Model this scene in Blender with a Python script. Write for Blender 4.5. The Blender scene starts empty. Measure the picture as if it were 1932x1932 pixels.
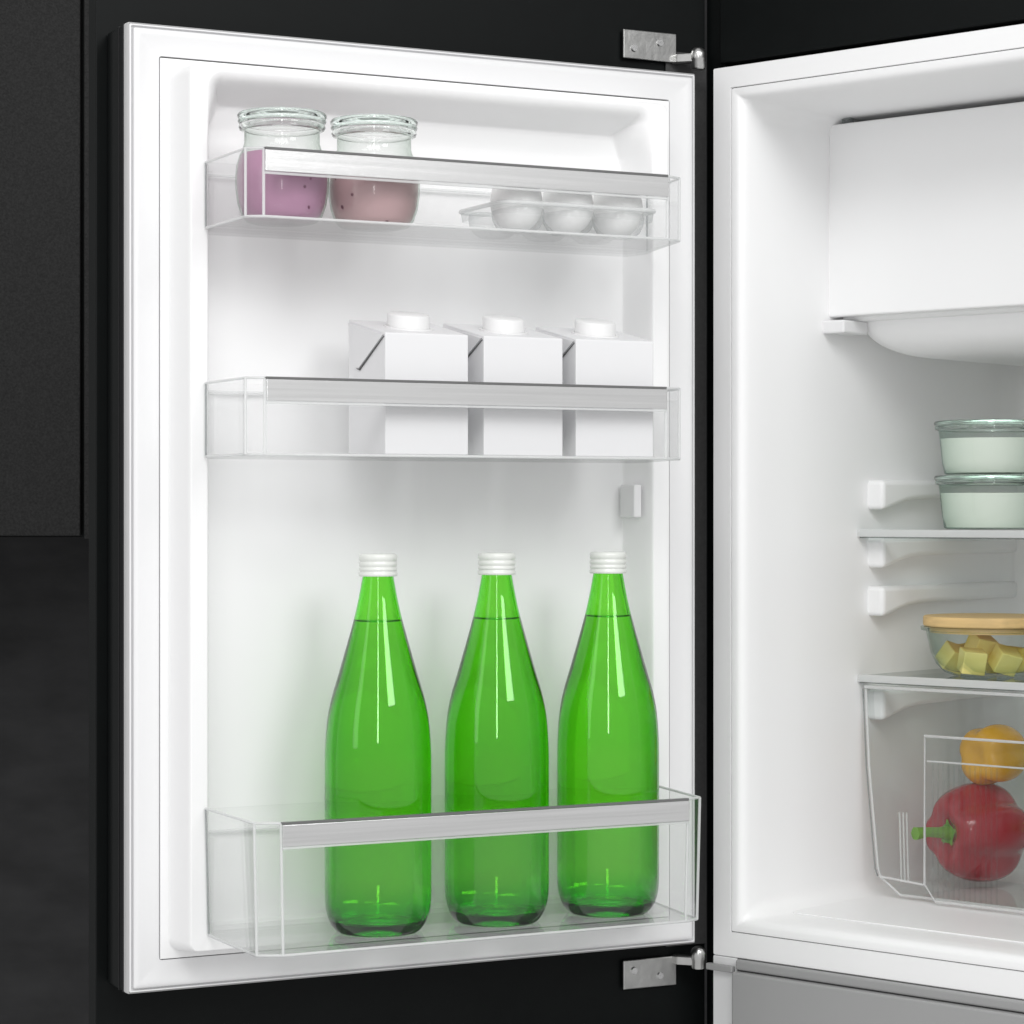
import bpy, bmesh, math, random
from mathutils import Vector, Matrix, noise
random.seed(4)
scene = bpy.context.scene
COL = scene.collection
PI = math.pi

# ------------------------------------------------------------------ camera
cam_d = bpy.data.cameras.new('camera')
cam = bpy.data.objects.new('camera', cam_d); COL.objects.link(cam)
cam.location = (0, 0, 1.2); cam.rotation_euler = (PI/2, 0, 0)
cam_d.sensor_width = 36; cam_d.lens = 4730/1932*36
cam_d.clip_start = 0.05; cam_d.clip_end = 100
scene.camera = cam

# ------------------------------------------------------------------ light
w = bpy.data.worlds.new('World'); scene.world = w; w.use_nodes = True
bg = w.node_tree.nodes['Background']
bg.inputs[0].default_value = (1, 1, 1, 1); bg.inputs[1].default_value = 0.70
def area(name, loc, target, sx, sy, power, col=(1, 1, 1), spread=180):
    l = bpy.data.lights.new(name, 'AREA'); l.shape = 'RECTANGLE'; l.size = sx; l.size_y = sy
    l.energy = power; l.color = col; l.spread = math.radians(spread)
    o = bpy.data.objects.new(name, l); COL.objects.link(o)
    o.location = loc
    o.rotation_euler = (Vector(target)-Vector(loc)).to_track_quat('-Z', 'Y').to_euler()
    return o
area('key_softbox', (-0.05, -0.75, 3.45), (0.1, 2.3, 1.1), 2.1, 1.1, 45)
area('right_softbox', (2.0, -0.60, 2.95), (0.05, 2.3, 1.15), 1.1, 1.2, 33)
area('strip_softbox', (0.02, -0.35, 1.95), (0.0, 2.1, 1.3), 0.13, 1.75, 8)
area('left_softbox', (-1.9, 0.4, 1.75), (0.3, 2.4, 1.2), 0.5, 1.5, 3.5)

scene.view_settings.view_transform = 'Standard'
scene.view_settings.look = 'None'
scene.view_settings.exposure = -0.06
scene.view_settings.gamma = 1.0
cy = scene.cycles
cy.max_bounces = 18; cy.diffuse_bounces = 14; cy.glossy_bounces = 6
cy.transmission_bounces = 16; cy.transparent_max_bounces = 32
cy.use_denoising = True; cy.sample_clamp_indirect = 6
cy.blur_glossy = 0.5

# ------------------------------------------------------------------ materials
def mat(name):
    m = bpy.data.materials.new(name); m.use_nodes = True
    nt = m.node_tree
    return m, nt, nt.nodes['Principled BSDF'], nt.nodes['Material Output']
def N(nt, t, **k):
    n = nt.nodes.new(t)
    for a, b in k.items(): setattr(n, a, b)
    return n
def pbr(name, col, rough=.4, metal=0, spec=.5, nscale=0, namp=0, bump=0, bscale=200, stretch=None, sss=0, coat=0, detail=3):
    m, nt, p, out = mat(name)
    p.inputs['Base Color'].default_value = (*col, 1)
    p.inputs['Roughness'].default_value = rough
    p.inputs['Metallic'].default_value = metal
    p.inputs['Specular IOR Level'].default_value = spec
    p.inputs['Coat Weight'].default_value = coat
    if sss:
        p.inputs['Subsurface Weight'].default_value = sss
        p.inputs['Subsurface Radius'].default_value = (.01, .01, .01)
    tc = N(nt, 'ShaderNodeTexCoord'); mp = N(nt, 'ShaderNodeMapping')
    if stretch: mp.inputs['Scale'].default_value = stretch
    nt.links.new(tc.outputs['Object'], mp.inputs['Vector'])
    if nscale:
        nz = N(nt, 'ShaderNodeTexNoise'); nz.inputs['Scale'].default_value = nscale
        nz.inputs['Detail'].default_value = detail
        nt.links.new(mp.outputs[0], nz.inputs['Vector'])
        mx = N(nt, 'ShaderNodeMix', data_type='RGBA')
        mx.inputs['A'].default_value = (*[c*(1-namp) for c in col], 1)
        mx.inputs['B'].default_value = (*[min(1, c*(1+namp)) for c in col], 1)
        nt.links.new(nz.outputs[0], mx.inputs['Factor'])
        nt.links.new(mx.outputs['Result'], p.inputs['Base Color'])
    if bump:
        nb = N(nt, 'ShaderNodeTexNoise'); nb.inputs['Scale'].default_value = bscale
        nb.inputs['Detail'].default_value = detail
        nt.links.new(mp.outputs[0], nb.inputs['Vector'])
        bp = N(nt, 'ShaderNodeBump'); bp.inputs['Strength'].default_value = bump
        bp.inputs['Distance'].default_value = .001
        nt.links.new(nb.outputs[0], bp.inputs['Height'])
        nt.links.new(bp.outputs[0], p.inputs['Normal'])
    return m
def clear(name, tint=(.975, .985, .98), milk=.0, ior=1.45, rough=.02, edge=(.80, .84, .83), epow=.25, milkcol=(.9, .92, .92)):
    """thin clear plastic: transparent, fresnel gloss, a little denser seen edge-on"""
    m, nt, p, out = mat(name); nt.nodes.remove(p)
    tr = N(nt, 'ShaderNodeBsdfTransparent'); gl = N(nt, 'ShaderNodeBsdfGlossy')
    gl.inputs['Roughness'].default_value = rough
    lw = N(nt, 'ShaderNodeLayerWeight'); lw.inputs['Blend'].default_value = epow
    mx = N(nt, 'ShaderNodeMix', data_type='RGBA')
    mx.inputs['A'].default_value = (*tint, 1); mx.inputs['B'].default_value = (*edge, 1)
    nt.links.new(lw.outputs['Facing'], mx.inputs['Factor'])
    nt.links.new(mx.outputs['Result'], tr.inputs['Color'])
    # Schlick reflectance from the facing angle (the same from both sides of a thin wall)
    lf = N(nt, 'ShaderNodeLayerWeight'); lf.inputs['Blend'].default_value = .5
    pw = N(nt, 'ShaderNodeMath', operation='POWER'); pw.inputs[1].default_value = 5
    f0 = ((ior-1)/(ior+1))**2*.7
    fr = N(nt, 'ShaderNodeMath', operation='MULTIPLY_ADD'); fr.inputs[1].default_value = .9; fr.inputs[2].default_value = f0
    nt.links.new(lf.outputs['Facing'], pw.inputs[0]); nt.links.new(pw.outputs[0], fr.inputs[0])
    m1 = N(nt, 'ShaderNodeMixShader')
    nt.links.new(fr.outputs[0], m1.inputs[0]); nt.links.new(tr.outputs[0], m1.inputs[1]); nt.links.new(gl.outputs[0], m1.inputs[2])
    last = m1
    if milk:
        df = N(nt, 'ShaderNodeBsdfDiffuse'); df.inputs['Color'].default_value = (*milkcol, 1)
        tl = N(nt, 'ShaderNodeBsdfTranslucent'); tl.inputs['Color'].default_value = (*milkcol, 1)
        a = N(nt, 'ShaderNodeMixShader'); a.inputs[0].default_value = .4
        nt.links.new(df.outputs[0], a.inputs[1]); nt.links.new(tl.outputs[0], a.inputs[2])
        b = N(nt, 'ShaderNodeMixShader'); b.inputs[0].default_value = milk
        nt.links.new(m1.outputs[0], b.inputs[1]); nt.links.new(a.outputs[0], b.inputs[2])
        last = b
    nt.links.new(last.outputs[0], out.inputs['Surface'])
    return m
def glass(name, ior=1.5, col=(1, 1, 1), rough=0, absorb=None, dens=0):
    m, nt, p, out = mat(name); nt.nodes.remove(p)
    g = N(nt, 'ShaderNodeBsdfGlass'); g.inputs['IOR'].default_value = ior
    g.inputs['Color'].default_value = (*col, 1); g.inputs['Roughness'].default_value = rough
    nt.links.new(g.outputs[0], out.inputs['Surface'])
    if absorb:
        v = N(nt, 'ShaderNodeVolumeAbsorption'); v.inputs['Color'].default_value = (*absorb, 1)
        v.inputs['Density'].default_value = dens
        nt.links.new(v.outputs[0], out.inputs['Volume'])
    return m
M = {}
M['white'] = pbr('white_plastic', (.79, .79, .795), .32, nscale=6, namp=.012, bump=.05, bscale=90)
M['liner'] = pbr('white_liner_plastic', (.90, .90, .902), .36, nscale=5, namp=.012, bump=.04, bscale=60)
M['gasket'] = pbr('shade_grey_gasket_rubber', (.50, .50, .50), .5, nscale=30, namp=.03)  # grey puts the shade of the door's white side face into the colour
M['seam'] = pbr('dark_seam_gap', (.05, .05, .05), .8)
M['black'] = pbr('black_coated_metal', (.0035, .0045, .0045), .45, spec=.13, nscale=40, namp=.2)
M['edge_black'] = pbr('black_panel_edging', (.007, .007, .008), .35, spec=.2, nscale=60, namp=.2)
M['textured'] = pbr('dark_grained_laminate', (.020, .020, .020), .65, spec=.2, nscale=380, namp=.85, bump=.9, bscale=420)
M['laminate'] = pbr('lit_panel_laminate', (.055, .055, .055), .6, spec=.3, nscale=260, namp=.25, bump=.3, bscale=260)
M['slate'] = pbr('slate_wall', (.026, .026, .027), .7, spec=.2, nscale=9, namp=.7, bump=1.0, bscale=14, detail=9, stretch=(1, 1, 2.2))
M['steel'] = pbr('brushed_aluminium', (.74, .74, .74), .27, metal=1, nscale=9, namp=.16, bump=.06, bscale=200, stretch=(.5, 1, 40))  # streaks are brushing; broad tone drift paints uneven reflections into the colour
M['chrome'] = pbr('cast_hinge_metal', (.55, .55, .54), .3, metal=1, nscale=70, namp=.2, bump=.25, bscale=120)
M['lip'] = pbr('grey_strip_lip', (.13, .13, .13), .4, nscale=8, namp=.04)
M['greytrim'] = pbr('grey_trim', (.34, .34, .34), .4, nscale=8, namp=.04)
M['clear'] = clear('clear_plastic', tint=(.999, .999, .999), edge=(.982, .985, .985))
M['clear_edge'] = clear('clear_plastic_edge_highlight', milk=.6, edge=(.82, .84, .84), milkcol=(.95, .955, .955))  # milkiness stands in for the bright glints along clear edges
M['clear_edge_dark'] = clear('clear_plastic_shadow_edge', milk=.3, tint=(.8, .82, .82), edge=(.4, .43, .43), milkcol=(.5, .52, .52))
M['tray'] = clear('frosted_tray_plastic', tint=(.98, .982, .982), milk=.10, edge=(.78, .8, .8), milkcol=(.9, .9, .9))
M['drawer'] = clear('clear_drawer_plastic', tint=(.965, .972, .968), edge=(.84, .86, .86))
M['shelfglass'] = clear('shelf_glass', tint=(.975, .985, .98), edge=(.66, .74, .72), ior=1.5)
M['bottle'] = glass('green_bottle_glass', 1.5, absorb=(.52, .945, .01), dens=640)
M['water'] = glass('water', 1.33, col=(.99, 1, .99))
M['capmetal'] = pbr('pale_screw_cap_lacquer', (.74, .76, .72), .3, metal=0, spec=.6, coat=.3)
M['carton'] = pbr('white_carton_board', (.77, .77, .78), .42, nscale=8, namp=.01, bump=.05, bscale=120)
M['cutline'] = pbr('carton_fold_shadow_gap', (.12, .12, .12), .8)
M['carton_cap'] = pbr('white_screw_cap_plastic', (.80, .80, .80), .35)
M['jarglass'] = glass('pale_jar_glass', 1.5, absorb=(.86, 1, .93), dens=11)
M['jarthin'] = clear('jar_glass_wall', tint=(.985, .992, .986), edge=(.66, .74, .68), ior=1.5, epow=.35)
M['egg'] = pbr('white_egg_shell', (.91, .91, .905), .45, nscale=40, namp=.02, bump=.05, bscale=400)
M['container'] = clear('green_tinted_container_glass', tint=(.955, .985, .97), edge=(.60, .74, .68), ior=1.5, epow=.4)
M['cream'] = pbr('pale_green_cream', (.87, .88, .81), .5, nscale=20, namp=.04, sss=.1)
M['bamboo'] = pbr('bamboo_lid', (.72, .50, .22), .5, nscale=16, namp=.25, stretch=(1, 6, 14), bump=.2, bscale=60)
M['cheese'] = pbr('yellow_cheese', (.96, .84, .30), .45, nscale=30, namp=.06, sss=.15)
M['red_pepper'] = pbr('red_pepper_skin', (.42, .006, .02), .2, nscale=18, namp=.15, coat=.5)
M['yellow_pepper'] = pbr('yellow_pepper_skin', (.82, .42, .02), .25, nscale=14, namp=.15, coat=.5)
M['stem'] = pbr('green_stem', (.20, .42, .05), .5, nscale=60, namp=.3, bump=.5, bscale=200)
def yogurt(name, col, dark):
    m, nt, p, out = mat(name)
    tc = N(nt, 'ShaderNodeTexCoord'); nz = N(nt, 'ShaderNodeTexNoise'); nz.inputs['Scale'].default_value = 28
    nz.inputs['Detail'].default_value = 4
    nt.links.new(tc.outputs['Object'], nz.inputs['Vector'])
    mx = N(nt, 'ShaderNodeMix', data_type='RGBA')
    mx.inputs['A'].default_value = (*[c*.88 for c in col], 1); mx.inputs['B'].default_value = (*[min(1, c*1.12) for c in col], 1)
    nt.links.new(nz.outputs[0], mx.inputs['Factor'])
    vo = N(nt, 'ShaderNodeTexVoronoi'); vo.inputs['Scale'].default_value = 110; vo.inputs['Randomness'].default_value = 1
    nt.links.new(tc.outputs['Object'], vo.inputs['Vector'])
    n2 = N(nt, 'ShaderNodeTexNoise'); n2.inputs['Scale'].default_value = 34
    nt.links.new(tc.outputs['Object'], n2.inputs['Vector'])
    ad = N(nt, 'ShaderNodeMath', operation='MULTIPLY_ADD'); ad.inputs[1].default_value = 1.0
    r2 = N(nt, 'ShaderNodeValToRGB'); r2.color_ramp.elements[0].position = .49; r2.color_ramp.elements[1].position = .63
    r2.color_ramp.elements[0].color = (1, 1, 1, 1); r2.color_ramp.elements[1].color = (0, 0, 0, 1)
    nt.links.new(n2.outputs[0], r2.inputs[0])
    nt.links.new(vo.outputs['Distance'], ad.inputs[0]); nt.links.new(r2.outputs[0], ad.inputs[2])
    r = N(nt, 'ShaderNodeValToRGB'); r.color_ramp.elements[0].position = .13; r.color_ramp.elements[1].position = .24
    r.color_ramp.elements[0].color = (1, 1, 1, 1); r.color_ramp.elements[1].color = (0, 0, 0, 1)
    nt.links.new(ad.outputs[0], r.inputs[0])
    m2 = N(nt, 'ShaderNodeMix', data_type='RGBA'); m2.inputs['B'].default_value = (*dark, 1)
    nt.links.new(mx.outputs['Result'], m2.inputs['A']); nt.links.new(r.outputs[0], m2.inputs['Factor'])
    nt.links.new(m2.outputs['Result'], p.inputs['Base Color'])
    p.inputs['Roughness'].default_value = .3
    return m
M['berry'] = yogurt('purple_berry_yogurt', (.50, .255, .40), (.16, .03, .09))
M['pink'] = yogurt('dusty_pink_yogurt', (.56, .36, .38), (.16, .04, .07))

# ------------------------------------------------------------------ frames
# door frame: x right along the door towards the hinge, y into the door, z up
A1 = math.atan2(.452, .892); P1 = ((1315-966)/4730*2.3, 2.3)
# cabinet frame: x along the front, y into the cabinet
A2 = math.atan2(-.662, .7495); P2 = ((1345-966)/4730*2.34, 2.34)
FR = {'D': (P1, A1), 'F': (P2, A2), 'W': ((0, 0), 0)}
def to_world(fr, p):
    (X, Y), a = FR[fr]; c, s = math.cos(a), math.sin(a)
    return Vector((X+p[0]*c-p[1]*s, Y+p[0]*s+p[1]*c, p[2]))

# ------------------------------------------------------------------ objects
def tag(o, label=None, cat=None, group=None, kind=None):
    if label: o['label'] = label
    if cat: o['category'] = cat
    if group: o['group'] = group
    if kind: o['kind'] = kind
    return o
def thing(name, fr, loc, label, cat, group=None, rz=0):
    """an Empty at the thing's base; its parts are built in frame coordinates relative to loc"""
    o = bpy.data.objects.new(name, None); COL.objects.link(o)
    o.empty_display_size = .02
    o.location = to_world(fr, loc); o.rotation_euler = (0, 0, FR[fr][1]+rz)
    ORG[o.name] = Vector(loc)
    return tag(o, label, cat, group)
ORG = {}
def obj(name, bm, m, parent=None, smooth=None, local=False, bevel=0, label=None, segs=2):
    """one mesh object; vertices in the frame of its thing (shifted to the thing's origin)"""
    me = bpy.data.meshes.new(name)
    if parent is not None and not local:
        bmesh.ops.translate(bm, verts=bm.verts, vec=-ORG[parent.name])
    bm.normal_update()
    bm.to_mesh(me); bm.free()
    o = bpy.data.objects.new(name, me); COL.objects.link(o)
    me.materials.append(m)
    if smooth is not None:
        for p in me.polygons: p.use_smooth = True
        if smooth < 180:
            me.set_sharp_from_angle(angle=math.radians(smooth))
    if bevel:
        b = o.modifiers.new('bevel', 'BEVEL'); b.width = bevel; b.segments = segs; b.limit_method = 'ANGLE'
        b.harden_normals = False
    if parent is not None:
        o.parent = parent
        if not local: ORG[o.name] = ORG[parent.name]
    if label: o['label'] = label
    return o
def copy_tree(o, parent=None):
    c = o.copy(); COL.objects.link(c)
    if parent is not None: c.parent = parent
    for ch in [x for x in bpy.data.objects if x.parent == o and x.name != c.name]:
        copy_tree(ch, c)
    return c

# ------------------------------------------------------------------ shape helpers
def BM(): return bmesh.new()
def box(bm, x0, x1, y0, y1, z0, z1):
    vs = [bm.verts.new((x, y, z)) for z in (z0, z1) for x, y in ((x0, y0), (x1, y0), (x1, y1), (x0, y1))]
    for f in ((0, 3, 2, 1), (4, 5, 6, 7), (0, 1, 5, 4), (1, 2, 6, 5), (2, 3, 7, 6), (3, 0, 4, 7)):
        bm.faces.new([vs[i] for i in f])
    return vs
def lathe(bm, prof, n=64, cx=0, cy=0, cz=0, close=False):
    rings = []
    for r, z in prof:
        if r < 1e-6: rings.append([bm.verts.new((cx, cy, cz+z))])
        else: rings.append([bm.verts.new((cx+r*math.cos(2*PI*i/n), cy+r*math.sin(2*PI*i/n), cz+z)) for i in range(n)])
    pairs = list(zip(rings, rings[1:]))
    if close: pairs.append((rings[-1], rings[0]))
    for a, b in pairs:
        for i in range(n):
            j = (i+1) % n
            if len(a) == 1 and len(b) == 1: continue
            if len(a) == 1: bm.faces.new((a[0], b[j], b[i]))
            elif len(b) == 1: bm.faces.new((a[i], a[j], b[0]))
            else: bm.faces.new((a[i], a[j], b[j], b[i]))
    bmesh.ops.recalc_face_normals(bm, faces=bm.faces)
def tube(bm, pts, r, n=8, closed=False):
    pts = [Vector(p) for p in pts]; rings = []
    L = len(pts)
    for i, p in enumerate(pts):
        if closed: t = (pts[(i+1) % L]-pts[i-1]).normalized()
        else: t = (pts[min(i+1, L-1)]-pts[max(i-1, 0)]).normalized()
        up = Vector((0, 0, 1)) if abs(t.z) < .9 else Vector((0, 1, 0))
        a = t.cross(up).normalized(); b = t.cross(a).normalized()
        # mitre: scale so that thickness is kept at corners
        rings.append([bm.verts.new(p+(a*math.cos(2*PI*k/n)+b*math.sin(2*PI*k/n))*r) for k in range(n)])
    rng = range(L) if closed else range(L-1)
    for i in rng:
        a, b = rings[i], rings[(i+1) % L]
        for k in range(n):
            bm.faces.new((a[k], a[(k+1) % n], b[(k+1) % n], b[k]))
    if not closed:
        bm.faces.new(rings[0][::-1]); bm.faces.new(rings[-1])
def rrect(x0, x1, z0, z1, r, n=6):
    pts = []
    for cx, cz, a0 in ((x1-r, z0+r, -PI/2), (x1-r, z1-r, 0), (x0+r, z1-r, PI/2), (x0+r, z0+r, PI)):
        for i in range(n+1):
            a = a0+PI/2*i/n
            pts.append((cx+r*math.cos(a), cz+r*math.sin(a)))
    return pts
def loops(bm, ls, fill_last=False, fill_first=False):
    """ls: list of closed loops of 3-D points with equal counts"""
    rs = [[bm.verts.new(p) for p in l] for l in ls]
    n = len(rs[0])
    for a, b in zip(rs, rs[1:]):
        for i in range(n):
            j = (i+1) % n
            bm.faces.new((a[i], a[j], b[j], b[i]))
    if fill_last: bm.faces.new(rs[-1])
    if fill_first: bm.faces.new(rs[0][::-1])
    return rs
def prism(bm, poly, y0, y1, axis='y'):
    """polygon in (a,b) extruded; axis y: (x,z); axis x: (y,z); axis z: (x,y)"""
    f = {'y': lambda p, t: (p[0], t, p[1]), 'x': lambda p, t: (t, p[0], p[1]), 'z': lambda p, t: (p[0], p[1], t)}[axis]
    a = [bm.verts.new(f(p, y0)) for p in poly]; b = [bm.verts.new(f(p, y1)) for p in poly]
    n = len(poly)
    for i in range(n): bm.faces.new((a[i], a[(i+1) % n], b[(i+1) % n], b[i]))
    bm.faces.new(a[::-1]); bm.faces.new(b)
    bmesh.ops.recalc_face_normals(bm, faces=bm.faces)
def offset(poly, d):
    """inward offset of a counter-clockwise convex polygon"""
    out = []; n = len(poly)
    for i in range(n):
        p0, p1, p2 = Vector(poly[i-1]), Vector(poly[i]), Vector(poly[(i+1) % n])
        e1 = (p1-p0).normalized(); e2 = (p2-p1).normalized()
        n1 = Vector((-e1.y, e1.x)); n2 = Vector((-e2.y, e2.x))
        k = (n1+n2); k = k/(k.length_squared/2) if k.length > 1e-6 else n1
        out.append(tuple(p1+k*d))
    return out

# ================================================================== STRUCTURE BEHIND
# slate wall and the dark textured units of the kitchen behind the open door
bm = BM(); box(bm, -2.2, 1.8, 3.55, 3.60, -0.2, 2.8)
tag(obj('slate_wall', bm, M['slate']), kind='structure')
t = thing('wall_cabinet', 'W', (-0.8, 3.2, 1.17), 'dark grained wall cabinet with a narrow vertical groove, above the slate wall at far left', 'cabinet')
bm = BM(); box(bm, -1.35, -.5465, 3.172, 3.19, 1.17, 2.4); obj('cabinet_door', bm, M['textured'], t, bevel=.0015)
bm = BM(); box(bm, -.5415, -.30, 3.172, 3.19, 1.166, 2.4); obj('end_panel', bm, M['textured'], t, bevel=.0015)
bm = BM(); box(bm, -1.35, -.30, 3.195, 3.54, 1.168, 2.4); obj('carcass', bm, M['black'], t)

# tall black housing around the refrigerator
t = thing('tall_cabinet', 'F', (.27, .3, .0), 'black tall kitchen cabinet enclosing the built-in refrigerator', 'cabinet')
bm = BM(); box(bm, -.030, -.008, .030, .56, 0, 2.3); obj('side_panel', bm, M['black'], t, bevel=.001)
bm = BM(); box(bm, .548, .57, .012, .56, 0, 2.3); obj('side_panel', bm, M['black'], t, bevel=.001)
bm = BM(); box(bm, -.007, .547, .02, .56, 1.622, 2.3); obj('top_panel', bm, M['black'], t, bevel=.001)
bm = BM(); box(bm, -.007, .547, .02, .56, 0, .60); obj('bottom_panel', bm, M['black'], t, bevel=.001)

# ================================================================== REFRIGERATOR
fr = thing('refrigerator', 'F', (0, 0, .60), 'white built-in refrigerator standing open, door swung wide to the left', 'refrigerator')
# cabinet shell: face frame, seam, rounded mouth, cavity
X1 = .52
def ring(x0, x1, z0, z1, r, y): return [(a, y, b) for a, b in rrect(x0, x1, z0, z1, r)]
bm = BM()
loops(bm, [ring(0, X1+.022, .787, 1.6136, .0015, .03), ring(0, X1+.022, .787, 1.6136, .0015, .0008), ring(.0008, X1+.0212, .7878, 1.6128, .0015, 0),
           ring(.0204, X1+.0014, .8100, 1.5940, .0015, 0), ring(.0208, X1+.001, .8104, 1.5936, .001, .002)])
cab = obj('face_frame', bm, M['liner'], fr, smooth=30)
bm = BM(); loops(bm, [ring(.0206, X1+.0012, .8102, 1.5938, .001, .0018), ring(.0224, X1-.0006, .8116, 1.5924, .001, .0022)])
obj('seam', bm, M['seam'], fr)
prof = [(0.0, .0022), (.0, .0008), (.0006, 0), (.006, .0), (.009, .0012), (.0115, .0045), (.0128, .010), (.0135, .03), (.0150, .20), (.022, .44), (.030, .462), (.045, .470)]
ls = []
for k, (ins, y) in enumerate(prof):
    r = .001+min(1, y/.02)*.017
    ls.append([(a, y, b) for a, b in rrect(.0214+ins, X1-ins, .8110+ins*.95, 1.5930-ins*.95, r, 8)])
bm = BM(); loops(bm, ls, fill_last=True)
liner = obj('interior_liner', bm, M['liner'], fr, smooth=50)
bm = BM(); box(bm, -.004, X1+.026, .034, .54, .64, 1.615); bm2 = None
# outer shell as an open box (front open) so that it does not fill the cavity
bm.free(); bm = BM()
box(bm, -.005, -.001, .03, .54, .62, 1.618); box(bm, X1+.023, X1+.027, .03, .54, .62, 1.618)
box(bm, -.001, X1+.023, .03, .54, 1.614, 1.618); box(bm, -.001, X1+.023, .536, .54, .62, 1.614)
obj('outer_shell', bm, M['black'], fr)
# floor mat lines and sill in the cavity
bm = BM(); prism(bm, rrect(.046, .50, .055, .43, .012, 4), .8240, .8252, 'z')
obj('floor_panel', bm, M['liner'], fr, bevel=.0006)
# wall ribs that carry the shelves
def rib(z, y0=.205):
    bm = BM()
    pts = [(0, 0), (0, -.030), (.014, -.0275), (.028, -.0240), (.045, -.0205), (.065, -.0185), (.09, -.0178), (.26, -.0175), (.26, 0)]
    pts = [(y0+a, z+b) for a, b in pts]
    prism(bm, pts, .030, .0545, 'x')
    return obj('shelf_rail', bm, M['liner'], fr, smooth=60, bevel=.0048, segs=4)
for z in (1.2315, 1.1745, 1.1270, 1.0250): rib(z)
# freezer compartment with its white flap
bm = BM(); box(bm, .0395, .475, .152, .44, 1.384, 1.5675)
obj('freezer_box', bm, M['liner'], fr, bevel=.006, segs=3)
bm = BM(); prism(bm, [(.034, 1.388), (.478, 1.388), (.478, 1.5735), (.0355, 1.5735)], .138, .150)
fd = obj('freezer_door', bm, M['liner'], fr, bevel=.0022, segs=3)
bm = BM(); box(bm, .048, .0575, .142, .150, 1.5742, 1.5795); obj('hinge_pin', bm, M['clear_edge_dark'], fd, bevel=.0006)
bm = BM(); box(bm, .0345, .060, .128, .17, 1.3715, 1.3840); obj('freezer_hinge_bracket', bm, M['white'], fr, bevel=.0018)
# drip tray below the freezer box: a shallow rounded scoop
bm = BM()
ls = []
for k in range(12):
    a = k/11*PI/2; ins = .10*(1-math.cos(a))*1.0; z = 1.386-.036*math.sin(a)
    ls.append([(p, q, z) for p, q in rrect(.043+ins*.55, .47-ins*.3, .165+ins*.5, .44-ins*.05, .03, 6)])
loops(bm, ls, fill_last=True); obj('drip_tray', bm, M['liner'], fr, smooth=60)
# small rating mark on the wall
bm = BM(); box(bm, .0345, .0352, .075, .092, 1.3475, 1.3505); obj('wall_clip', bm, M['white'], fr, bevel=.0003)
# shelves
def shelf(z, y0):
    bm = BM(); box(bm, .0375, .503, y0+.003, .42, z-.0045, z)
    s = obj('shelf', bm, M['shelfglass'], fr, bevel=.0008)
    bm = BM(); box(bm, .0368, .504, y0, y0+.0028, z-.0062, z+.001); obj('front_edge', bm, M['clear_edge'], s, bevel=.0006)
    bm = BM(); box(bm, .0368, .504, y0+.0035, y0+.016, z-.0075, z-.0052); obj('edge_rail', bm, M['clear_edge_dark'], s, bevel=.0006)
    return s
shelf(1.1820, .186); shelf(1.0400, .186)
# lower section: trim bar and the white frame of the compartment below
bm = BM(); box(bm, .0285, X1, -.004, .012, .7765, .7862); obj('trim_bar', bm, M['greytrim'], fr, bevel=.002, segs=3)
bm = BM(); box(bm, .0285, X1, -.010, .012, .700, .7755); obj('lower_flap', bm, M['greytrim'], fr, bevel=.002, segs=3)
bm = BM(); box(bm, 0, .0275, 0, .03, .62, .7865); obj('lower_frame', bm, M['white'], fr, bevel=.001)

# ------------------------------------------------------------------ the door (a part of the refrigerator)
DZ0, DZ1, DX0 = .804, 1.6026, -.5425
def dpart(name, bm, m, parent=None, **k):
    """parts given in door coordinates; moved into the refrigerator's own frame"""
    (X, Y), a = FR['D']; (U, V), b = FR['F']
    Mx = Matrix.Rotation(-b, 4, 'Z') @ Matrix.Translation((X-U, Y-V, 0)) @ Matrix.Rotation(a, 4, 'Z')
    bmesh.ops.transform(bm, matrix=Mx, verts=bm.verts)
    return obj(name, bm, m, parent or fr, **k)
bm = BM(); box(bm, DX0+.0002, -.0002, .0168, .058, DZ0+.0002, DZ1-.0002)
door = dpart('door', bm, M['black'], bevel=.002)
bm = BM(); box(bm, DX0+.006, -.006, .0055, .0166, DZ0+.006, DZ1-.006)
dpart('inner_panel', bm, M['seam'], door)
bm = BM()
def dring(i, y, r=.0015):
    return [(a, y, b) for a, b in rrect(DX0+i, -i, DZ0+i, DZ1-i, r)]
inner = rrect(-.5165, -.0290, .8304, 1.5760, .0025)
last = [(a, .0, b) for a, b in inner]; deep = [(a, .0052, b) for a, b in inner]
loops(bm, [dring(0, .0164), dring(0, .0090), dring(.0006, .0088), dring(.0006, .0078), dring(0, .0076), dring(.0002, .0036), dring(.0010, .0026), dring(.0012, .0060)])
dpart('gasket', bm, M['gasket'], door, smooth=40)
bm = BM()
loops(bm, [dring(.0013, .0060), dring(.0013, .0024), dring(.0018, .0018), dring(.0026, .0018), dring(.0030, .0056), dring(.0043, .0056), dring(.0047, .0008), dring(.0055, 0),
           dring(.0080, -.0008), dring(.0105, .0), last, deep])
dpart('gasket_frame', bm, M['white'], door, smooth=40)
bm = BM(); box(bm, DX0-.0006, DX0+.004, .0125, .0150, DZ0, DZ1)
dpart('side_trim', bm, M['edge_black'], door, bevel=.0003)
bm = BM(); box(bm, DX0-.0004, DX0+.004, .024, .0262, DZ0, DZ1)
dpart('side_trim', bm, M['edge_black'], door, bevel=.0003)
bm = BM(); box(bm, -.5515, .0450, .060, .0805, .55, 1.85)
dpart('decor_panel', bm, M['black'], door, bevel=.001)
bm = BM(); box(bm, .0008, .0450, .0575, .0594, DZ0-.012, DZ1+.030)
dpart('lit_panel_face', bm, M['laminate'], door, bevel=.0004)  # thin added sheet; its paler grey stands in for light on the black panel
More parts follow.
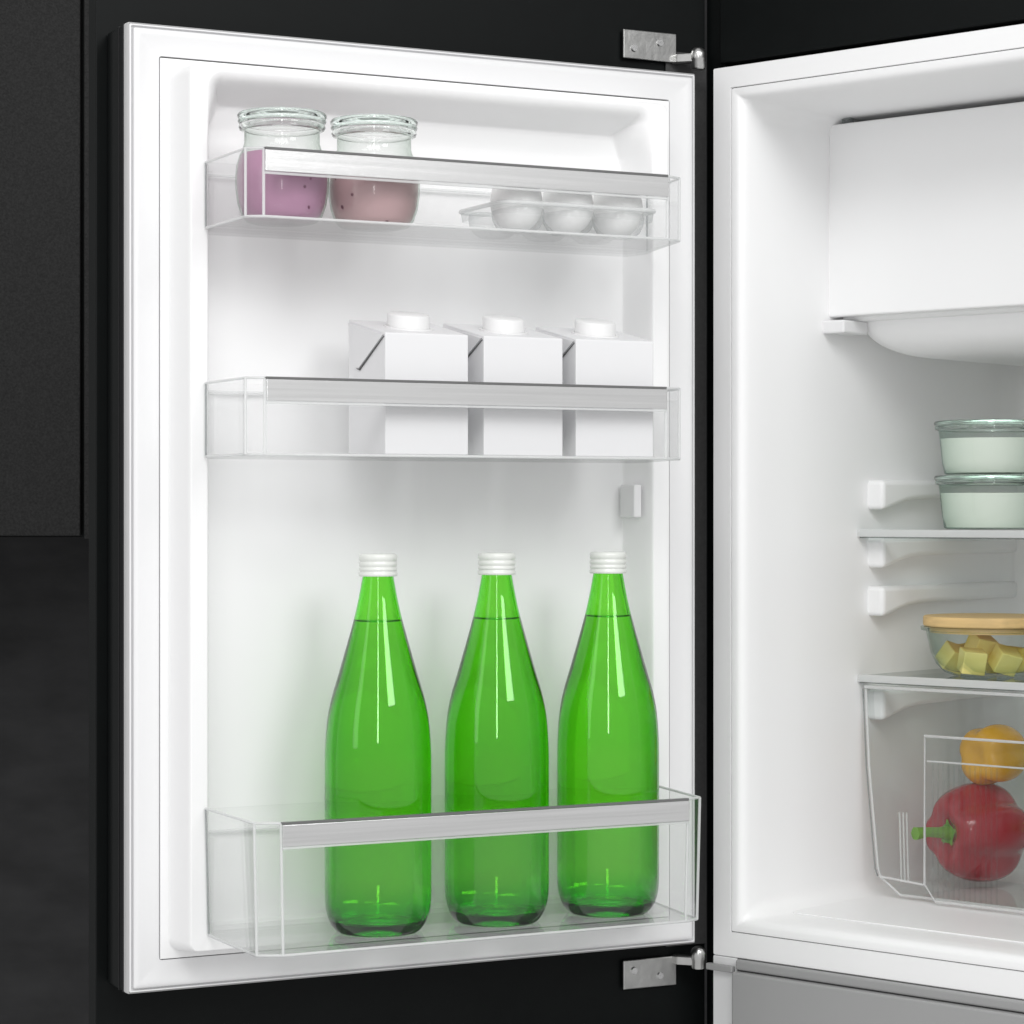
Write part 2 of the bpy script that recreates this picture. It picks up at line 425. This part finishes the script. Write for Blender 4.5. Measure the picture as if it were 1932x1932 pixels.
# vacuum-formed liner as a height field
def sd_rr(x, z, x0, x1, z0, z1, r):
    cx, cz = (x0+x1)/2, (z0+z1)/2; hx, hz = (x1-x0)/2-r, (z1-z0)/2-r
    dx, dz = abs(x-cx)-hx, abs(z-cz)-hz
    return math.hypot(max(dx, 0), max(dz, 0))+min(max(dx, dz), 0)-r
def sm(t):
    t = max(0, min(1, t)); return t*t*(3-2*t)
def lh(x, z):
    do = -sd_rr(x, z, -.5085, -.0500, .8370, 1.5690, .012)       # inside outer outline: positive
    di = -sd_rr(x, z, -.4880, -.0700, .8500, 1.5600, .014)       # inside inner outline: positive
    up = sm((z-1.50)/.06)                                         # broad fillet at the top only
    wi = .010+.020*up
    h = .040*sm(do/.0055)*(1-sm((di+.001)/wi))
    # shallow second step at the foot of the top panel
    h += .003*sm((z-1.515)/.02)*sm(di/.01)
    return h
def axis_pts(lo, hi, fine, step=.006, fs=.0008):
    pts = [lo]
    while pts[-1] < hi-1e-6:
        p = pts[-1]
        s = fs if any(a-.002 <= p <= b+.002 for a, b in fine) else step
        for a, b in fine:
            if p < a-.002 and p+s > a-.002: s = a-.002-p+1e-6
        pts.append(min(hi, p+s))
    return pts
xs = axis_pts(-.5155, -.0300, [(-.5095, -.4995), (-.492, -.470), (-.089, -.066), (-.059, -.049)])
zs = axis_pts(.8314, 1.5745, [(.836, .868), (1.520, 1.570)])
bm = BM()
gv = [[bm.verts.new((x, -.0005-lh(x, z), z)) for x in xs] for z in zs]
for i in range(len(zs)-1):
    for j in range(len(xs)-1):
        bm.faces.new((gv[i][j], gv[i][j+1], gv[i+1][j+1], gv[i+1][j]))
# skirt
edge = [v for v in gv[0]]+[r[-1] for r in gv[1:]]+gv[-1][-2::-1]+[r[0] for r in gv[-2:0:-1]]
low = [bm.verts.new((v.co.x, .0050, v.co.z)) for v in edge]
for i in range(len(edge)):
    j = (i+1) % len(edge); bm.faces.new((edge[i], low[i], low[j], edge[j]))
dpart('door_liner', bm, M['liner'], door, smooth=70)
bm = BM(); box(bm, -.0835, -.0755, -.030, -.004, 1.1950, 1.2245)
dpart('shelf_holder', bm, M['white'], door, bevel=.0015)

# hinges between door and cabinet (upper and lower)
def hinge(z, sgn):
    bm = BM()
    z0, z1 = (z, z+.027) if sgn > 0 else (z-.027, z)
    prism(bm, [(-.0470, z0), (.0100, z0), (.0100, z1), (-.0470, z1)], .0535, .0565)
    h = dpart('hinge', bm, M['chrome'], None, bevel=.0008)
    bm = BM()
    za = z if sgn > 0 else z-.0085
    prism(bm, [(.0060, .0470), (.0200, .033), (.0270, .0400), (.0100, .0560), (.0060, .0560)], za-.0015*sgn, za+.0085-.0015*sgn, 'z')
    dpart('hinge_arm', bm, M['chrome'], h, bevel=.0012)
    bm = BM()
    lathe(bm, [(0, -.009), (.006, -.009), (.0068, -.0075), (.0068, -.001), (.0074, 0), (.0074, .006), (.006, .0095), (.003, .0115), (0, .012)], 24, .0234, .0365, z+.001*sgn)
    dpart('knuckle', bm, M['chrome'], h, smooth=50)
    bm = BM()
    for dx, dz in ((-.036, .010), (-.008, .017)):
        r = bmesh.ops.create_cone(bm, cap_ends=True, segments=16, radius1=.0038, radius2=.003, depth=.002)
        bmesh.ops.rotate(bm, verts=r['verts'], cent=(0, 0, 0), matrix=Matrix.Rotation(PI/2, 3, 'X'))
        bmesh.ops.translate(bm, verts=r['verts'], vec=(dx, .0528, z+dz*sgn))
    dpart('screw', bm, M['steel'], h)
    # arm on the cabinet side
    if sgn > 0: return
    bm = BM(); box(bm, -.004, .026, -.006, .0, z-.010, z-.004)
    obj('cabinet_bracket', bm, M['greytrim'], h, bevel=.001)
hinge(1.6215, 1)
hinge(.7835, -1)

# ================================================================== DOOR BINS
def bin_(label, z0, z1, pts, name='door_bin', zback=None, strip=.0180, strip_x=None, flare=.0, y_in=-.006):
    """pts: (xl, xr) outer sides at the back, left chamfer start, front-left, front-right, right chamfer start"""
    (bl, br, cl, fl, frr, cr) = pts
    yb = -.0415
    t = thing(name, 'D', ((bl[0]+br[0])/2, -.08, z0), label, 'door bin', 'clear bins hung on the inside of the refrigerator door')
    top = [fl, frr, cr, br, bl, cl]
    if flare: bot = [(x*(1-flare)+(-.28)*flare, y*(1-flare*.6)+(-.04)*flare*.6) for x, y in top]
    else: bot = top
    W = .0018
    # outer and inner wall loops; footprint runs counter-clockwise seen from above
    to_i, bo_i = offset(top, W), offset(bot, W)
    bm = BM()
    rs = [[(x, y, z0) for x, y in bot], [(x, y, z1) for x, y in top], [(x, y, z1) for x, y in to_i], [(x, y, z0+.0022) for x, y in bo_i]]
    R = [[bm.verts.new(p) for p in l] for l in rs]
    n = 6
    for a, b in zip(R, R[1:]):
        for i in range(n): bm.faces.new((a[i], a[(i+1) % n], b[(i+1) % n], b[i]))
    bm.faces.new(R[0][::-1]); bm.faces.new(R[-1])
    # the low back wall is cut: drop the back top edge
    if zback is not None:
        for ring_ in (R[1], R[2]): pass
    bmesh.ops.recalc_face_normals(bm, faces=bm.faces)
    obj('bin_body', bm, M['clear'], t)
    # inner tongue between the ribs
    bm = BM()
    box(bm, -.4835, -.0745, yb+.001, y_in, z0, z0+.0022)
    zb = zback if zback else z1-.006
    box(bm, -.4835, -.0745, y_in, y_in+.0018, z0, zb)
    box(bm, -.4853, -.4836, yb, y_in, z0, zb); box(bm, -.0744, -.0727, yb, y_in, z0, zb)
    obj('back_wall', bm, M['clear'], t)
    bm = BM(); box(bm, -.4835, -.0745, y_in-.0012, y_in+.0022, zb+.0002, zb+.0018); obj('back_rim', bm, M['clear_edge'], t, bevel=.0004)
    # rims and added corner rods; their milky white paints the edge highlights
    bm = BM(); tp = [(x, y, z1) for x, y in offset(top, .001)]
    tube(bm, [tp[4], tp[5], tp[0]], .0011); obj('top_rim', bm, M['clear_edge'], t, smooth=60)
    bm = BM(); tube(bm, [tp[1], tp[2], tp[3]], .0011); obj('top_rim', bm, M['clear_edge'], t, smooth=60)
    bm = BM(); bt = [(x, y, z0+.0012) for x, y in offset(bot, .001)]
    tube(bm, [bt[3], bt[2], bt[1], bt[0], bt[5], bt[4]], .0011)
    obj('bottom_rim', bm, M['clear_edge'], t, smooth=60)
    for i in (5, 0, 1, 2):
        bm = BM(); tube(bm, [bt[i], tp[i]], .00125); obj('corner_glint', bm, M['clear_edge'], t, smooth=60)
    for i in (4, 3):
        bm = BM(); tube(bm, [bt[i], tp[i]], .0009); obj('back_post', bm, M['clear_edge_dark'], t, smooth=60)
    # brushed metal strip along the front
    sx0, sx1 = fl[0]+.0008, frr[0]-.0008
    bm = BM(); y = fl[1]
    box(bm, sx0, sx1, y-.0022, y-.0004, z1-strip, z1-.0012)
    s = obj('metal_strip', bm, M['steel'], t, bevel=.0004)
    bm = BM(); box(bm, sx0, sx1, y-.0018, y+.0026, z1-.0010, z1+.0009); obj('strip_lip', bm, M['lip'], s, bevel=.0002)
    bm = BM(); box(bm, sx0, sx1, y-.0012, y+.0014, z1-strip-.0022, z1-strip-.0003); obj('strip_foot', bm, M['clear_edge'], s, bevel=.0003)
    return t
b_top = bin_('clear door bin at the top holding two pink jars and the eggs', 1.4300, 1.4845,
     ((-.4920, -.0415), (-.0760, -.0415), (-.4920, -.1330), (-.4790, -.1410), (-.1135, -.1410), (-.0965, -.1330)))
b_mid = bin_('clear door bin in the middle holding three white cartons', 1.2440, 1.3050,
     ((-.4920, -.0415), (-.0760, -.0415), (-.4920, -.1330), (-.4780, -.1410), (-.1150, -.1410), (-.0965, -.1330)))
b_bot = bin_('deep clear door bin at the bottom holding three green bottles', .8545, .9585,
     ((-.4920, -.0415), (-.0740, -.0415), (-.4920, -.1520), (-.4725, -.1610), (-.1050, -.1610), (-.0900, -.1560)), zback=.934, flare=.012)

# ================================================================== BOTTLES
bottle = thing('bottle', 'D', (-.3600, -.092, .8570), 'green glass bottle, left of the three in the bottom door bin', 'bottle', 'green glass bottles with pale screw caps in the bottom bin')
R = .0438
outer = [(0, .0105), (.010, .0100), (.020, .0070), (.0285, .0018), (.0315, .0002), (.0345, .0008), (.0375, .0040), (.0402, .0085), (.0422, .0145), (.0434, .022), (R, .032)]
outer += [(R, .05), (R, .08), (R, .11), (R, .135), (.0436, .146), (.0430, .158), (.0420, .170), (.0405, .180), (.0383, .190), (.0355, .200), (.0325, .210), (.0262, .232), (.0199, .2548), (.0160, .272), (.0128, .2895), (.0126, .294), (.0126, .305)]
th = .0026
innr = [(.0098, .305), (.0100, .2895), (.0132, .272)]
innr_z = [(.0171, .2548), (.0234, .232), (.0297, .210), (.0327, .200), (.0355, .190), (.0377, .180), (.0392, .170), (.0402, .158), (.0408, .146), (R-th, .135), (R-th, .11), (R-th, .08), (R-th, .05), (R-th, .036), (.0400, .026), (.0385, .019), (.0360, .0140), (.032, .0105), (.026, .0105), (.018, .0130), (.010, .0150), (0, .0155)]
def dense(prof, k=3):
    out = []
    for a, b in zip(prof, prof[1:]):
        for i in range(k): out.append((a[0]+(b[0]-a[0])*i/k, a[1]+(b[1]-a[1])*i/k))
    return out+[prof[-1]]
def catmull(pr, k=4):
    out = []
    for i in range(len(pr)-1):
        p0, p1, p2, p3 = pr[max(i-1, 0)], pr[i], pr[i+1], pr[min(i+2, len(pr)-1)]
        for j in range(k):
            t = j/k
            out.append(tuple(.5*(2*p1[a]+(p2[a]-p0[a])*t+(2*p0[a]-5*p1[a]+4*p2[a]-p3[a])*t*t+(3*p1[a]-p0[a]-3*p2[a]+p3[a])*t**3) for a in (0, 1)))
    return [(max(0, r), z) for r, z in out+[pr[-1]]]
outer = catmull(outer[:-2], 3)+outer[-2:]; innr_z = catmull(innr_z, 3)
bm = BM(); lathe(bm, outer+innr+innr_z, 96)
bg_ = obj('glass_body', bm, M['bottle'], bottle, smooth=180, local=True)
bm = BM()
wl = [(0, .2528), (.0148, .2528), (.0168, .2534), (.01735, .2546)]+[(r+(.00012 if r > 0 else 0), z-(.0001 if z < .02 else 0)) for r, z in innr_z[1:]]
lathe(bm, wl, 96); obj('water', bm, M['water'], bottle, smooth=50, local=True)
# knurled foot ring of small beads
bm = BM()
for k in range(56):
    a = 2*PI*k/56
    r_ = bmesh.ops.create_icosphere(bm, subdivisions=1, radius=.0011)
    bmesh.ops.translate(bm, verts=r_['verts'], vec=(.0316*math.cos(a), .0316*math.sin(a), .0002))
tag(obj('foot_beads', bm, M['bottle'], bottle, smooth=180, local=True), kind='stuff')
bm = BM()
cap = [(0, .3090), (.0135, .3090), (.0150, .3083), (.0157, .3070), (.0157, .3035), (.0150, .3028), (.0150, .3022), (.0157, .3014), (.0156, .2990), (.0149, .2982), (.0149, .2976), (.0157, .2968), (.0157, .2952), (.0150, .2946), (.0151, .2938), (.0160, .2928), (.0160, .2912), (.0154, .2904), (.0134, .2904), (.0134, .306), (0, .306)]
lathe(bm, cap, 64); obj('screw_cap', bm, M['capmetal'], bottle, smooth=50, local=True)
for x, lab in ((-.2512, 'green glass bottle, middle of the three in the bottom door bin'),
               (-.1444, 'green glass bottle nearest the hinge in the bottom door bin')):
    c = copy_tree(bottle); c.location = to_world('D', (x, -.092, .8570)); c['label'] = lab

# ================================================================== CARTONS
CW, CD, CH = .0745, .076, .0985
ct = thing('carton', 'D', (-.3681, -.125, 1.2465), 'blank white drink carton with its whole left side showing, leftmost of the three', 'carton', 'blank white cartons in the middle door bin')
bm = BM()
# body: slightly sloped top, higher at the back
vs = [(0, 0, 0), (CW, 0, 0), (CW, CD, 0), (0, CD, 0), (0, 0, CH), (CW, 0, CH), (CW, CD, CH+.0155), (0, CD, CH+.0155)]
V = [bm.verts.new(v) for v in vs]
for f in ((0, 3, 2, 1), (4, 5, 6, 7), (0, 1, 5, 4), (1, 2, 6, 5), (2, 3, 7, 6), (3, 0, 4, 7)): bm.faces.new([V[i] for i in f])
cb = obj('carton_body', bm, M['carton'], ct, local=True, bevel=.0011, segs=3)
# folded ear on the left side: triangle flap, slightly proud, with the dark gap under its slanted edge
bm = BM()
prism(bm, [(.002, CH-.0015), (CD-.002, CH+.0125), (CD*.76, CH-.0250), (CD*.68, CH-.0265)], -.0014, -.0002, 'x')
obj('side_flap', bm, M['carton'], cb, local=True, bevel=.0004)
bm = BM()
prism(bm, [(.0015, CH-.0030), (CD*.67, CH-.0282), (CD*.76, CH-.0262), (CD*.68, CH-.0270)], -.0011, -.0001, 'x')
obj('fold_gap', bm, M['cutline'], cb, local=True)
bm = BM()
cx, cyy = CW*.47, CD*.42
cz = CH+.0155*.42
lathe(bm, [(0, .0125), (.0160, .0125), (.0172, .0118), (.0175, .0105), (.0175, .0), (0, 0)], 48, cx, cyy, cz-.0005)
for v in bm.verts: v.co.z += (v.co.y-cyy)*.2
obj('screw_cap', bm, M['carton_cap'], ct, smooth=40, local=True)
bm = BM(); lathe(bm, [(.0205, .0006), (.0205, -.0006), (.018, -.0006), (.018, .0006)], 48, cx, cyy, cz+.0006, close=True)
for v in bm.verts: v.co.z += (v.co.y-cyy)*.2
obj('cap_ring', bm, M['carton_cap'], ct, smooth=40, local=True)
for x, lab in ((-.2795, 'blank white drink carton in the middle of the row of three'), (-.1935, 'blank white drink carton nearest the hinge, last of the row of three')):
    c = copy_tree(ct); c.location = to_world('D', (x, -.125, 1.2465)); c['label'] = lab; c.rotation_euler.z += .02 if x < -.2 else -.015

# ================================================================== JARS
def jar(x, y, lab, m, scale=1.0):
    t = thing('glass_jar', 'D', (x, y, 1.4325), lab, 'jar', 'round glass jars with glass lids in the top bin')
    o_ = [(0, .0), (.024, 0), (.0285, .0012), (.0325, .006), (.0357, .015), (.0374, .026), (.0378, .036), (.0368, .046), (.0345, .054), (.0318, .060), (.0305, .064), (.0303, .0740), (.0330, .0755), (.0345, .0768), (.0345, .0790)]
    bm = BM(); lathe(bm, o_, 72)
    obj('jar_wall', bm, M['jarthin'], t, smooth=180, local=True)
    f = [(0, .0022)]+[(max(0, r-.0013), z+.001) for r, z in o_[1:9]]+[(.0325, .0555), (.030, .0560), (.015, .0552), (0, .0550)]
    bm = BM(); lathe(bm, f, 72); obj('yogurt', bm, m, t, smooth=60, local=True)
    bm = BM(); lathe(bm, [(0, .0800), (.0335, .0800), (.0350, .0806), (.0357, .0822), (.0350, .0838), (.0356, .0850), (.0362, .0866), (.0352, .0884), (.0330, .0890), (.026, .0882), (.024, .0872), (0, .0868)], 72)
    obj('glass_lid', bm, M['jarglass'], t, smooth=50, local=True)
    bm = BM(); lathe(bm, [(.0305, .0745), (.0340, .0752), (.0350, .0772), (.0345, .0793), (.0305, .0795)], 72, close=True)
    obj('jar_rim', bm, M['jarglass'], t, smooth=50, local=True)
    t.rotation_euler.z += 2.1 if x > -.4 else 0
    return t
jar(-.4425, -.0875, 'glass jar of purple yogurt in the left corner of the top door bin', M['berry'])
jar(-.3620, -.0885, 'glass jar of paler dusty pink yogurt, second from the left in the top bin', M['pink'])

# ================================================================== EGG TRAY AND EGGS
tr = thing('egg_tray', 'D', (-.198, -.088, 1.4325), 'frosted plastic egg tray lying in the top door bin', 'egg tray')
PX, PY, EX = .0480, .0440, -.2400
cups = [(EX+PX*i, -.109+PY*j) for j in range(2) for i in range(3)]
bm = BM()
for (x, y) in cups:
    prof_ = [(.0215, .0205), (.0222, .017), (.0215, .011), (.0185, .005), (.0130, .0008), (.0, .0004)]
    lathe(bm, prof_, 32, x, y, 1.4325)
obj('cups', bm, M['tray'], tr, smooth=60)
x0, x1, y0, y1 = EX-.026, EX+2*PX+.026, -.1335, -.0435
bm = BM(); tube(bm, [(a, b, 1.4555) for a, b in rrect(x0, x1, y0, y1, .012, 6)], .0019, closed=True)
obj('tray_rim', bm, M['clear_edge'], tr, smooth=60)
bm = BM(); lo = [(a, b, 1.4555) for a, b in rrect(x0, x1, y0, y1, .012, 6)]; l2 = [(a, b, 1.4465) for a, b in rrect(x0+.001, x1-.001, y0+.001, y1-.001, .012, 6)]
loops(bm, [lo, l2]); obj('tray_wall', bm, M['tray'], tr, smooth=60)
def egg_bm():
    bm = BM(); pr = []
    for k in range(21):
        a = PI*k/20; z = -math.cos(a); r = math.sin(a)*(1-.10*z)
        pr.append((max(0, .0218*r) if 0 < k < 20 else 0, .0275*(1+z)))
    lathe(bm, pr, 36); return bm
egg0 = None
for i, (x, y, lab) in enumerate(((cups[0][0], cups[0][1], 'white egg at the left end of the front row of the tray'),
                  (cups[1][0], cups[1][1], 'white egg in the middle of the front row of the tray'),
                  (cups[2][0], cups[2][1], 'white egg at the hinge end of the front row of the tray'),
                  (cups[4][0], cups[4][1], 'white egg in the back row, half hidden behind the front middle egg'),
                  (cups[5][0], cups[5][1], 'white egg in the back row at the hinge end of the tray'))):
    if egg0 is None:
        o = obj('egg', egg_bm(), M['egg'], smooth=180, local=True); egg0 = o
    else:
        o = egg0.copy(); COL.objects.link(o)
    o.location = to_world('D', (x, y, 1.4335)); o.rotation_euler = (random.uniform(-.05, .05), random.uniform(-.05, .05), FR['D'][1])
    tag(o, lab, 'egg', 'white eggs in the tray in the top bin')

# ================================================================== INSIDE THE CABINET
def container(z, lab):
    t = thing('glass_container', 'F', (.136, .275, z), lab, 'container', 'stacked glass containers on the upper glass shelf')
    bm = BM(); lathe(bm, [(0, 0), (.0455, 0), (.0475, .001), (.0495, .012), (.0520, .036), (.0530, .0425), (.0560, .0440), (.0560, .0468)], 72)
    obj('container_wall', bm, M['container'], t, smooth=60, local=True)
    bm = BM(); lathe(bm, [(0, .0015), (.045, .0015), (.0485, .012), (.0508, .035), (0, .036)], 72)
    obj('cream', bm, M['cream'], t, smooth=50, local=True)
    bm = BM(); lathe(bm, [(0, .0472), (.056, .0472), (.0572, .0484), (.0576, .0500), (.0568, .0518), (.054, .0526), (0, .0526)], 72)
    obj('glass_lid', bm, M['jarglass'], t, smooth=50, local=True)
    bm = BM(); lathe(bm, [(.0535, .0430), (.0562, .0438), (.0566, .0462), (.0535, .0468)], 72, close=True)
    obj('rim', bm, M['jarglass'], t, smooth=50, local=True)
container(1.1835, 'green-tinted glass container of pale cream standing on the upper shelf, lower of two')
container(1.1835+.0532, 'green-tinted glass container of pale cream stacked on top of another')

bw = thing('glass_bowl', 'F', (.138, .265, 1.0410), 'clear glass bowl with a bamboo lid and cheese cubes on the lower shelf', 'bowl')
bm = BM(); lathe(bm, [(0, 0), (.036, 0), (.044, .003), (.052, .011), (.0570, .022), (.0605, .038), (.0615, .043), (.0665, .0440), (.0668, .0472), (.060, .0475), (.0590, .038), (.0555, .023), (.050, .0125), (.043, .0055), (.036, .0035), (0, .0035)], 80)
obj('bowl_glass', bm, M['jarthin'], bw, smooth=50, local=True)
bm = BM(); lathe(bm, [(0, .0480), (.0635, .0480), (.0642, .0490), (.0642, .0565), (.0632, .0578), (0, .0580)], 80); lid = obj('bamboo_lid', bm, M['bamboo'], bw, smooth=40, local=True, bevel=.0004)
bm = BM(); lathe(bm, [(0, .0415), (.0575, .0415), (.0580, .0425), (.0580, .0478), (0, .0478)], 80); obj('lid_plug', bm, M['bamboo'], lid, smooth=40, local=True)
random.seed(9)
cubes = [(-.030, -.018, .0165, .5, .6), (.002, -.036, .015, .1, .2), (-.012, .012, .016, .8, .3), (.024, -.012, .016, .3, .5), (.014, .024, .016, 1.1, .1), (-.034, .012, .017, .2, -.3), (.034, .014, .016, .6, -.2), (-.004, -.010, .028, .4, .4)]
cu0 = None
CL = ['nearest the left wall of the glass bowl', 'closest to the front wall of the glass bowl', 'at the centre bottom of the glass bowl', 'low at the right front of the glass bowl',
      'low at the back right of the glass bowl', 'tucked at the back left of the glass bowl', 'at the far right side of the glass bowl', 'lying on top of the heap in the glass bowl']
for k, (x, y, z, rz, rx) in enumerate(cubes):
    if cu0 is None:
        bm = BM(); box(bm, -.0115, .0115, -.0105, .0105, -.011, .011)
        o = obj('cheese_cube', bm, M['cheese'], bevel=.0012, local=True); cu0 = o
    else:
        o = cu0.copy(); COL.objects.link(o)
    o.location = to_world('F', (.138+x, .265+y, 1.0410+z)); o.rotation_euler = (rx, rx*.5, rz)
    tag(o, 'pale yellow cheese cube ' + CL[k], 'cheese cube', 'cheese cubes heaped in the glass bowl')

# crisper drawer
dr = thing('crisper_drawer', 'F', (.27, .31, .8275), 'clear plastic crisper drawer with peppers inside, at the bottom of the refrigerator', 'drawer')
def dloop(y): return
fo = [(.043, 1.0270), (.0470, .95), (.0570, .8520), (.0600, .8450), (.0830, .8290), (.452, .8290), (.475, .8450), (.478, .852), (.488, .95), (.492, 1.0270)]
bm = BM()
a = [bm.verts.new((x, .194, z)) for x, z in fo]; b = [bm.verts.new((x, .41, z)) for x, z in fo]
for i in range(len(fo)-1): bm.faces.new((a[i], b[i], b[i+1], a[i+1]))
bm.faces.new(b)
obj('drawer_tub', bm, M['drawer'], dr, smooth=40)
bm = BM(); prism(bm, fo, .1915, .194); obj('drawer_front', bm, M['drawer'], dr)
bm = BM(); tube(bm, [(x, .1915, z) for x, z in fo[:6]], .0013, 8); obj('front_rim', bm, M['clear_edge'], dr, smooth=60)
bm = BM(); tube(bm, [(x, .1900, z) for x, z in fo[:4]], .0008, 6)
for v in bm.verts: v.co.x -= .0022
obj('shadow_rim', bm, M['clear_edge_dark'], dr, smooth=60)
bm = BM(); box(bm, .043, .492, .188, .196, 1.0275, 1.0305); obj('drawer_lip', bm, M['clear_edge'], dr, bevel=.0006)
# raised front panel with its bevelled outline
fp_ = [(.1180, .9860), (.1180, .8435), (.1300, .8290), (.420, .8290), (.420, .9860)]
bm = BM(); prism(bm, fp_, .1790, .1808); obj('raised_panel', bm, M['drawer'], dr)
bm = BM(); tube(bm, [(x, .1790, z) for x, z in [fp_[4], fp_[0], fp_[1], fp_[2], fp_[3]]], .0014, 8); obj('panel_rim', bm, M['clear_edge'], dr, smooth=60)
bm = BM(); tube(bm, [(.0600, .1900, .8450), (.1180, .1790, .8435)], .0011, 8); obj('lower_rib', bm, M['clear_edge'], dr, smooth=60)
bm = BM(); tube(bm, [(.1200, .1800, .9620), (.42, .1800, .9620)], .0009, 8); obj('cross_rib', bm, M['clear_edge'], dr, smooth=60)
for x in (.0795, .0835, .0875):
    bm = BM(); tube(bm, [(x-.003, .200, .9080), (x-.001, .200, .8400)], .0010, 8); obj('guide_rib', bm, M['clear_edge'], dr, smooth=60)
for k in range(13):
    x = .1245+k*.0058
    bm = BM(); box(bm, x, x+.0016, .1812, .1822, .832, .960); obj('flute', bm, M['drawer'], dr)

# peppers in the drawer
def pepper_bm(R_, H, lobes=4, seed=1):
    bm = BM(); n, m_ = 64, 36; rings = []
    for k in range(m_+1):
        t_ = k/m_; a = PI*t_
        rr = math.sin(a)**.62*R_*(.90+.12*math.cos(a)); z = -math.cos(a)*H/2
        # dimple at the stem end (top) and blossom end
        if t_ > .5: z -= .22*H*math.exp(-(rr/(R_*.42))**2)
        else: z += .10*H*math.exp(-(rr/(R_*.3))**2)
        ring_ = []
        for i in range(n):
            p = 2*PI*i/n
            q = 1-.20*abs(math.cos(p*lobes/2+seed))**5*(.4+.6*math.sin(a))+.02*math.sin(p*2+seed)
            ring_.append(bm.verts.new((rr*q*math.cos(p), rr*q*math.sin(p), z)))
        rings.append(ring_)
    for x, y in zip(rings, rings[1:]):
        for i in range(n): bm.faces.new((x[i], x[(i+1) % n], y[(i+1) % n], y[i]))
    bmesh.ops.remove_doubles(bm, verts=bm.verts, dist=1e-6)
    bmesh.ops.recalc_face_normals(bm, faces=bm.faces)
    return bm
def stem_bm(L, r):
    bm = BM(); pts = [Vector((0, 0, 0)), Vector((.001, 0, L*.3)), Vector((.002, .001, L*.65)), Vector((.001, .001, L))]
    rad = [r*1.35, r*.95, r*.85, r*1.1]
    rs = []
    for p, q in zip(pts, rad):
        rs.append([bm.verts.new(p+Vector((math.cos(2*PI*i/12), math.sin(2*PI*i/12), 0))*q*(1+.08*(i % 2))) for i in range(12)])
    for a_, b_ in zip(rs, rs[1:]):
        for i in range(12): bm.faces.new((a_[i], a_[(i+1) % 12], b_[(i+1) % 12], b_[i]))
    bm.faces.new(rs[-1]); bm.faces.new(rs[0][::-1])
    # calyx
    cv = bm.verts.new((0, 0, .001)); ring_ = []
    for i in range(20):
        rr = r*(2.9 if i % 4 == 0 else 1.7); a_ = 2*PI*i/20
        ring_.append(bm.verts.new((rr*math.cos(a_), rr*math.sin(a_), .0035 if i % 4 else .0045)))
    for i in range(20): bm.faces.new((cv, ring_[i], ring_[(i+1) % 20]))
    return bm
def pepper(loc, axis, R_, H, m_, lab, seed):
    p = thing('bell_pepper', 'F', loc, lab, 'pepper')
    p.rotation_euler = Vector(axis).to_track_quat('Z', 'X').to_euler()
    obj('flesh', pepper_bm(R_, H, 4, seed), m_, p, smooth=180, local=True)
    s = obj('stem', stem_bm(.043, .0056), M['stem'], p, smooth=60, local=True); s.location = (0, 0, H*.5-.20*H); s.rotation_euler = (0, 0, 0)
    return p
pepper((.108, .285, .8830), (-.86, -.50, .03), .0530, .100, M['red_pepper'], 'large red bell pepper with a green stem lying in the clear crisper drawer', 1.2)
pepper((.124, .300, .9600), (.9, .7, .0), .0350, .066, M['yellow_pepper'], 'small yellow pepper resting on top of the red pepper in the drawer', .4)
pepper((.225, .285, .8810), (.5, -.6, .5), .0455, .090, M['red_pepper'], 'red bell pepper deeper in the drawer, right of the one with the visible stem', 2.2)
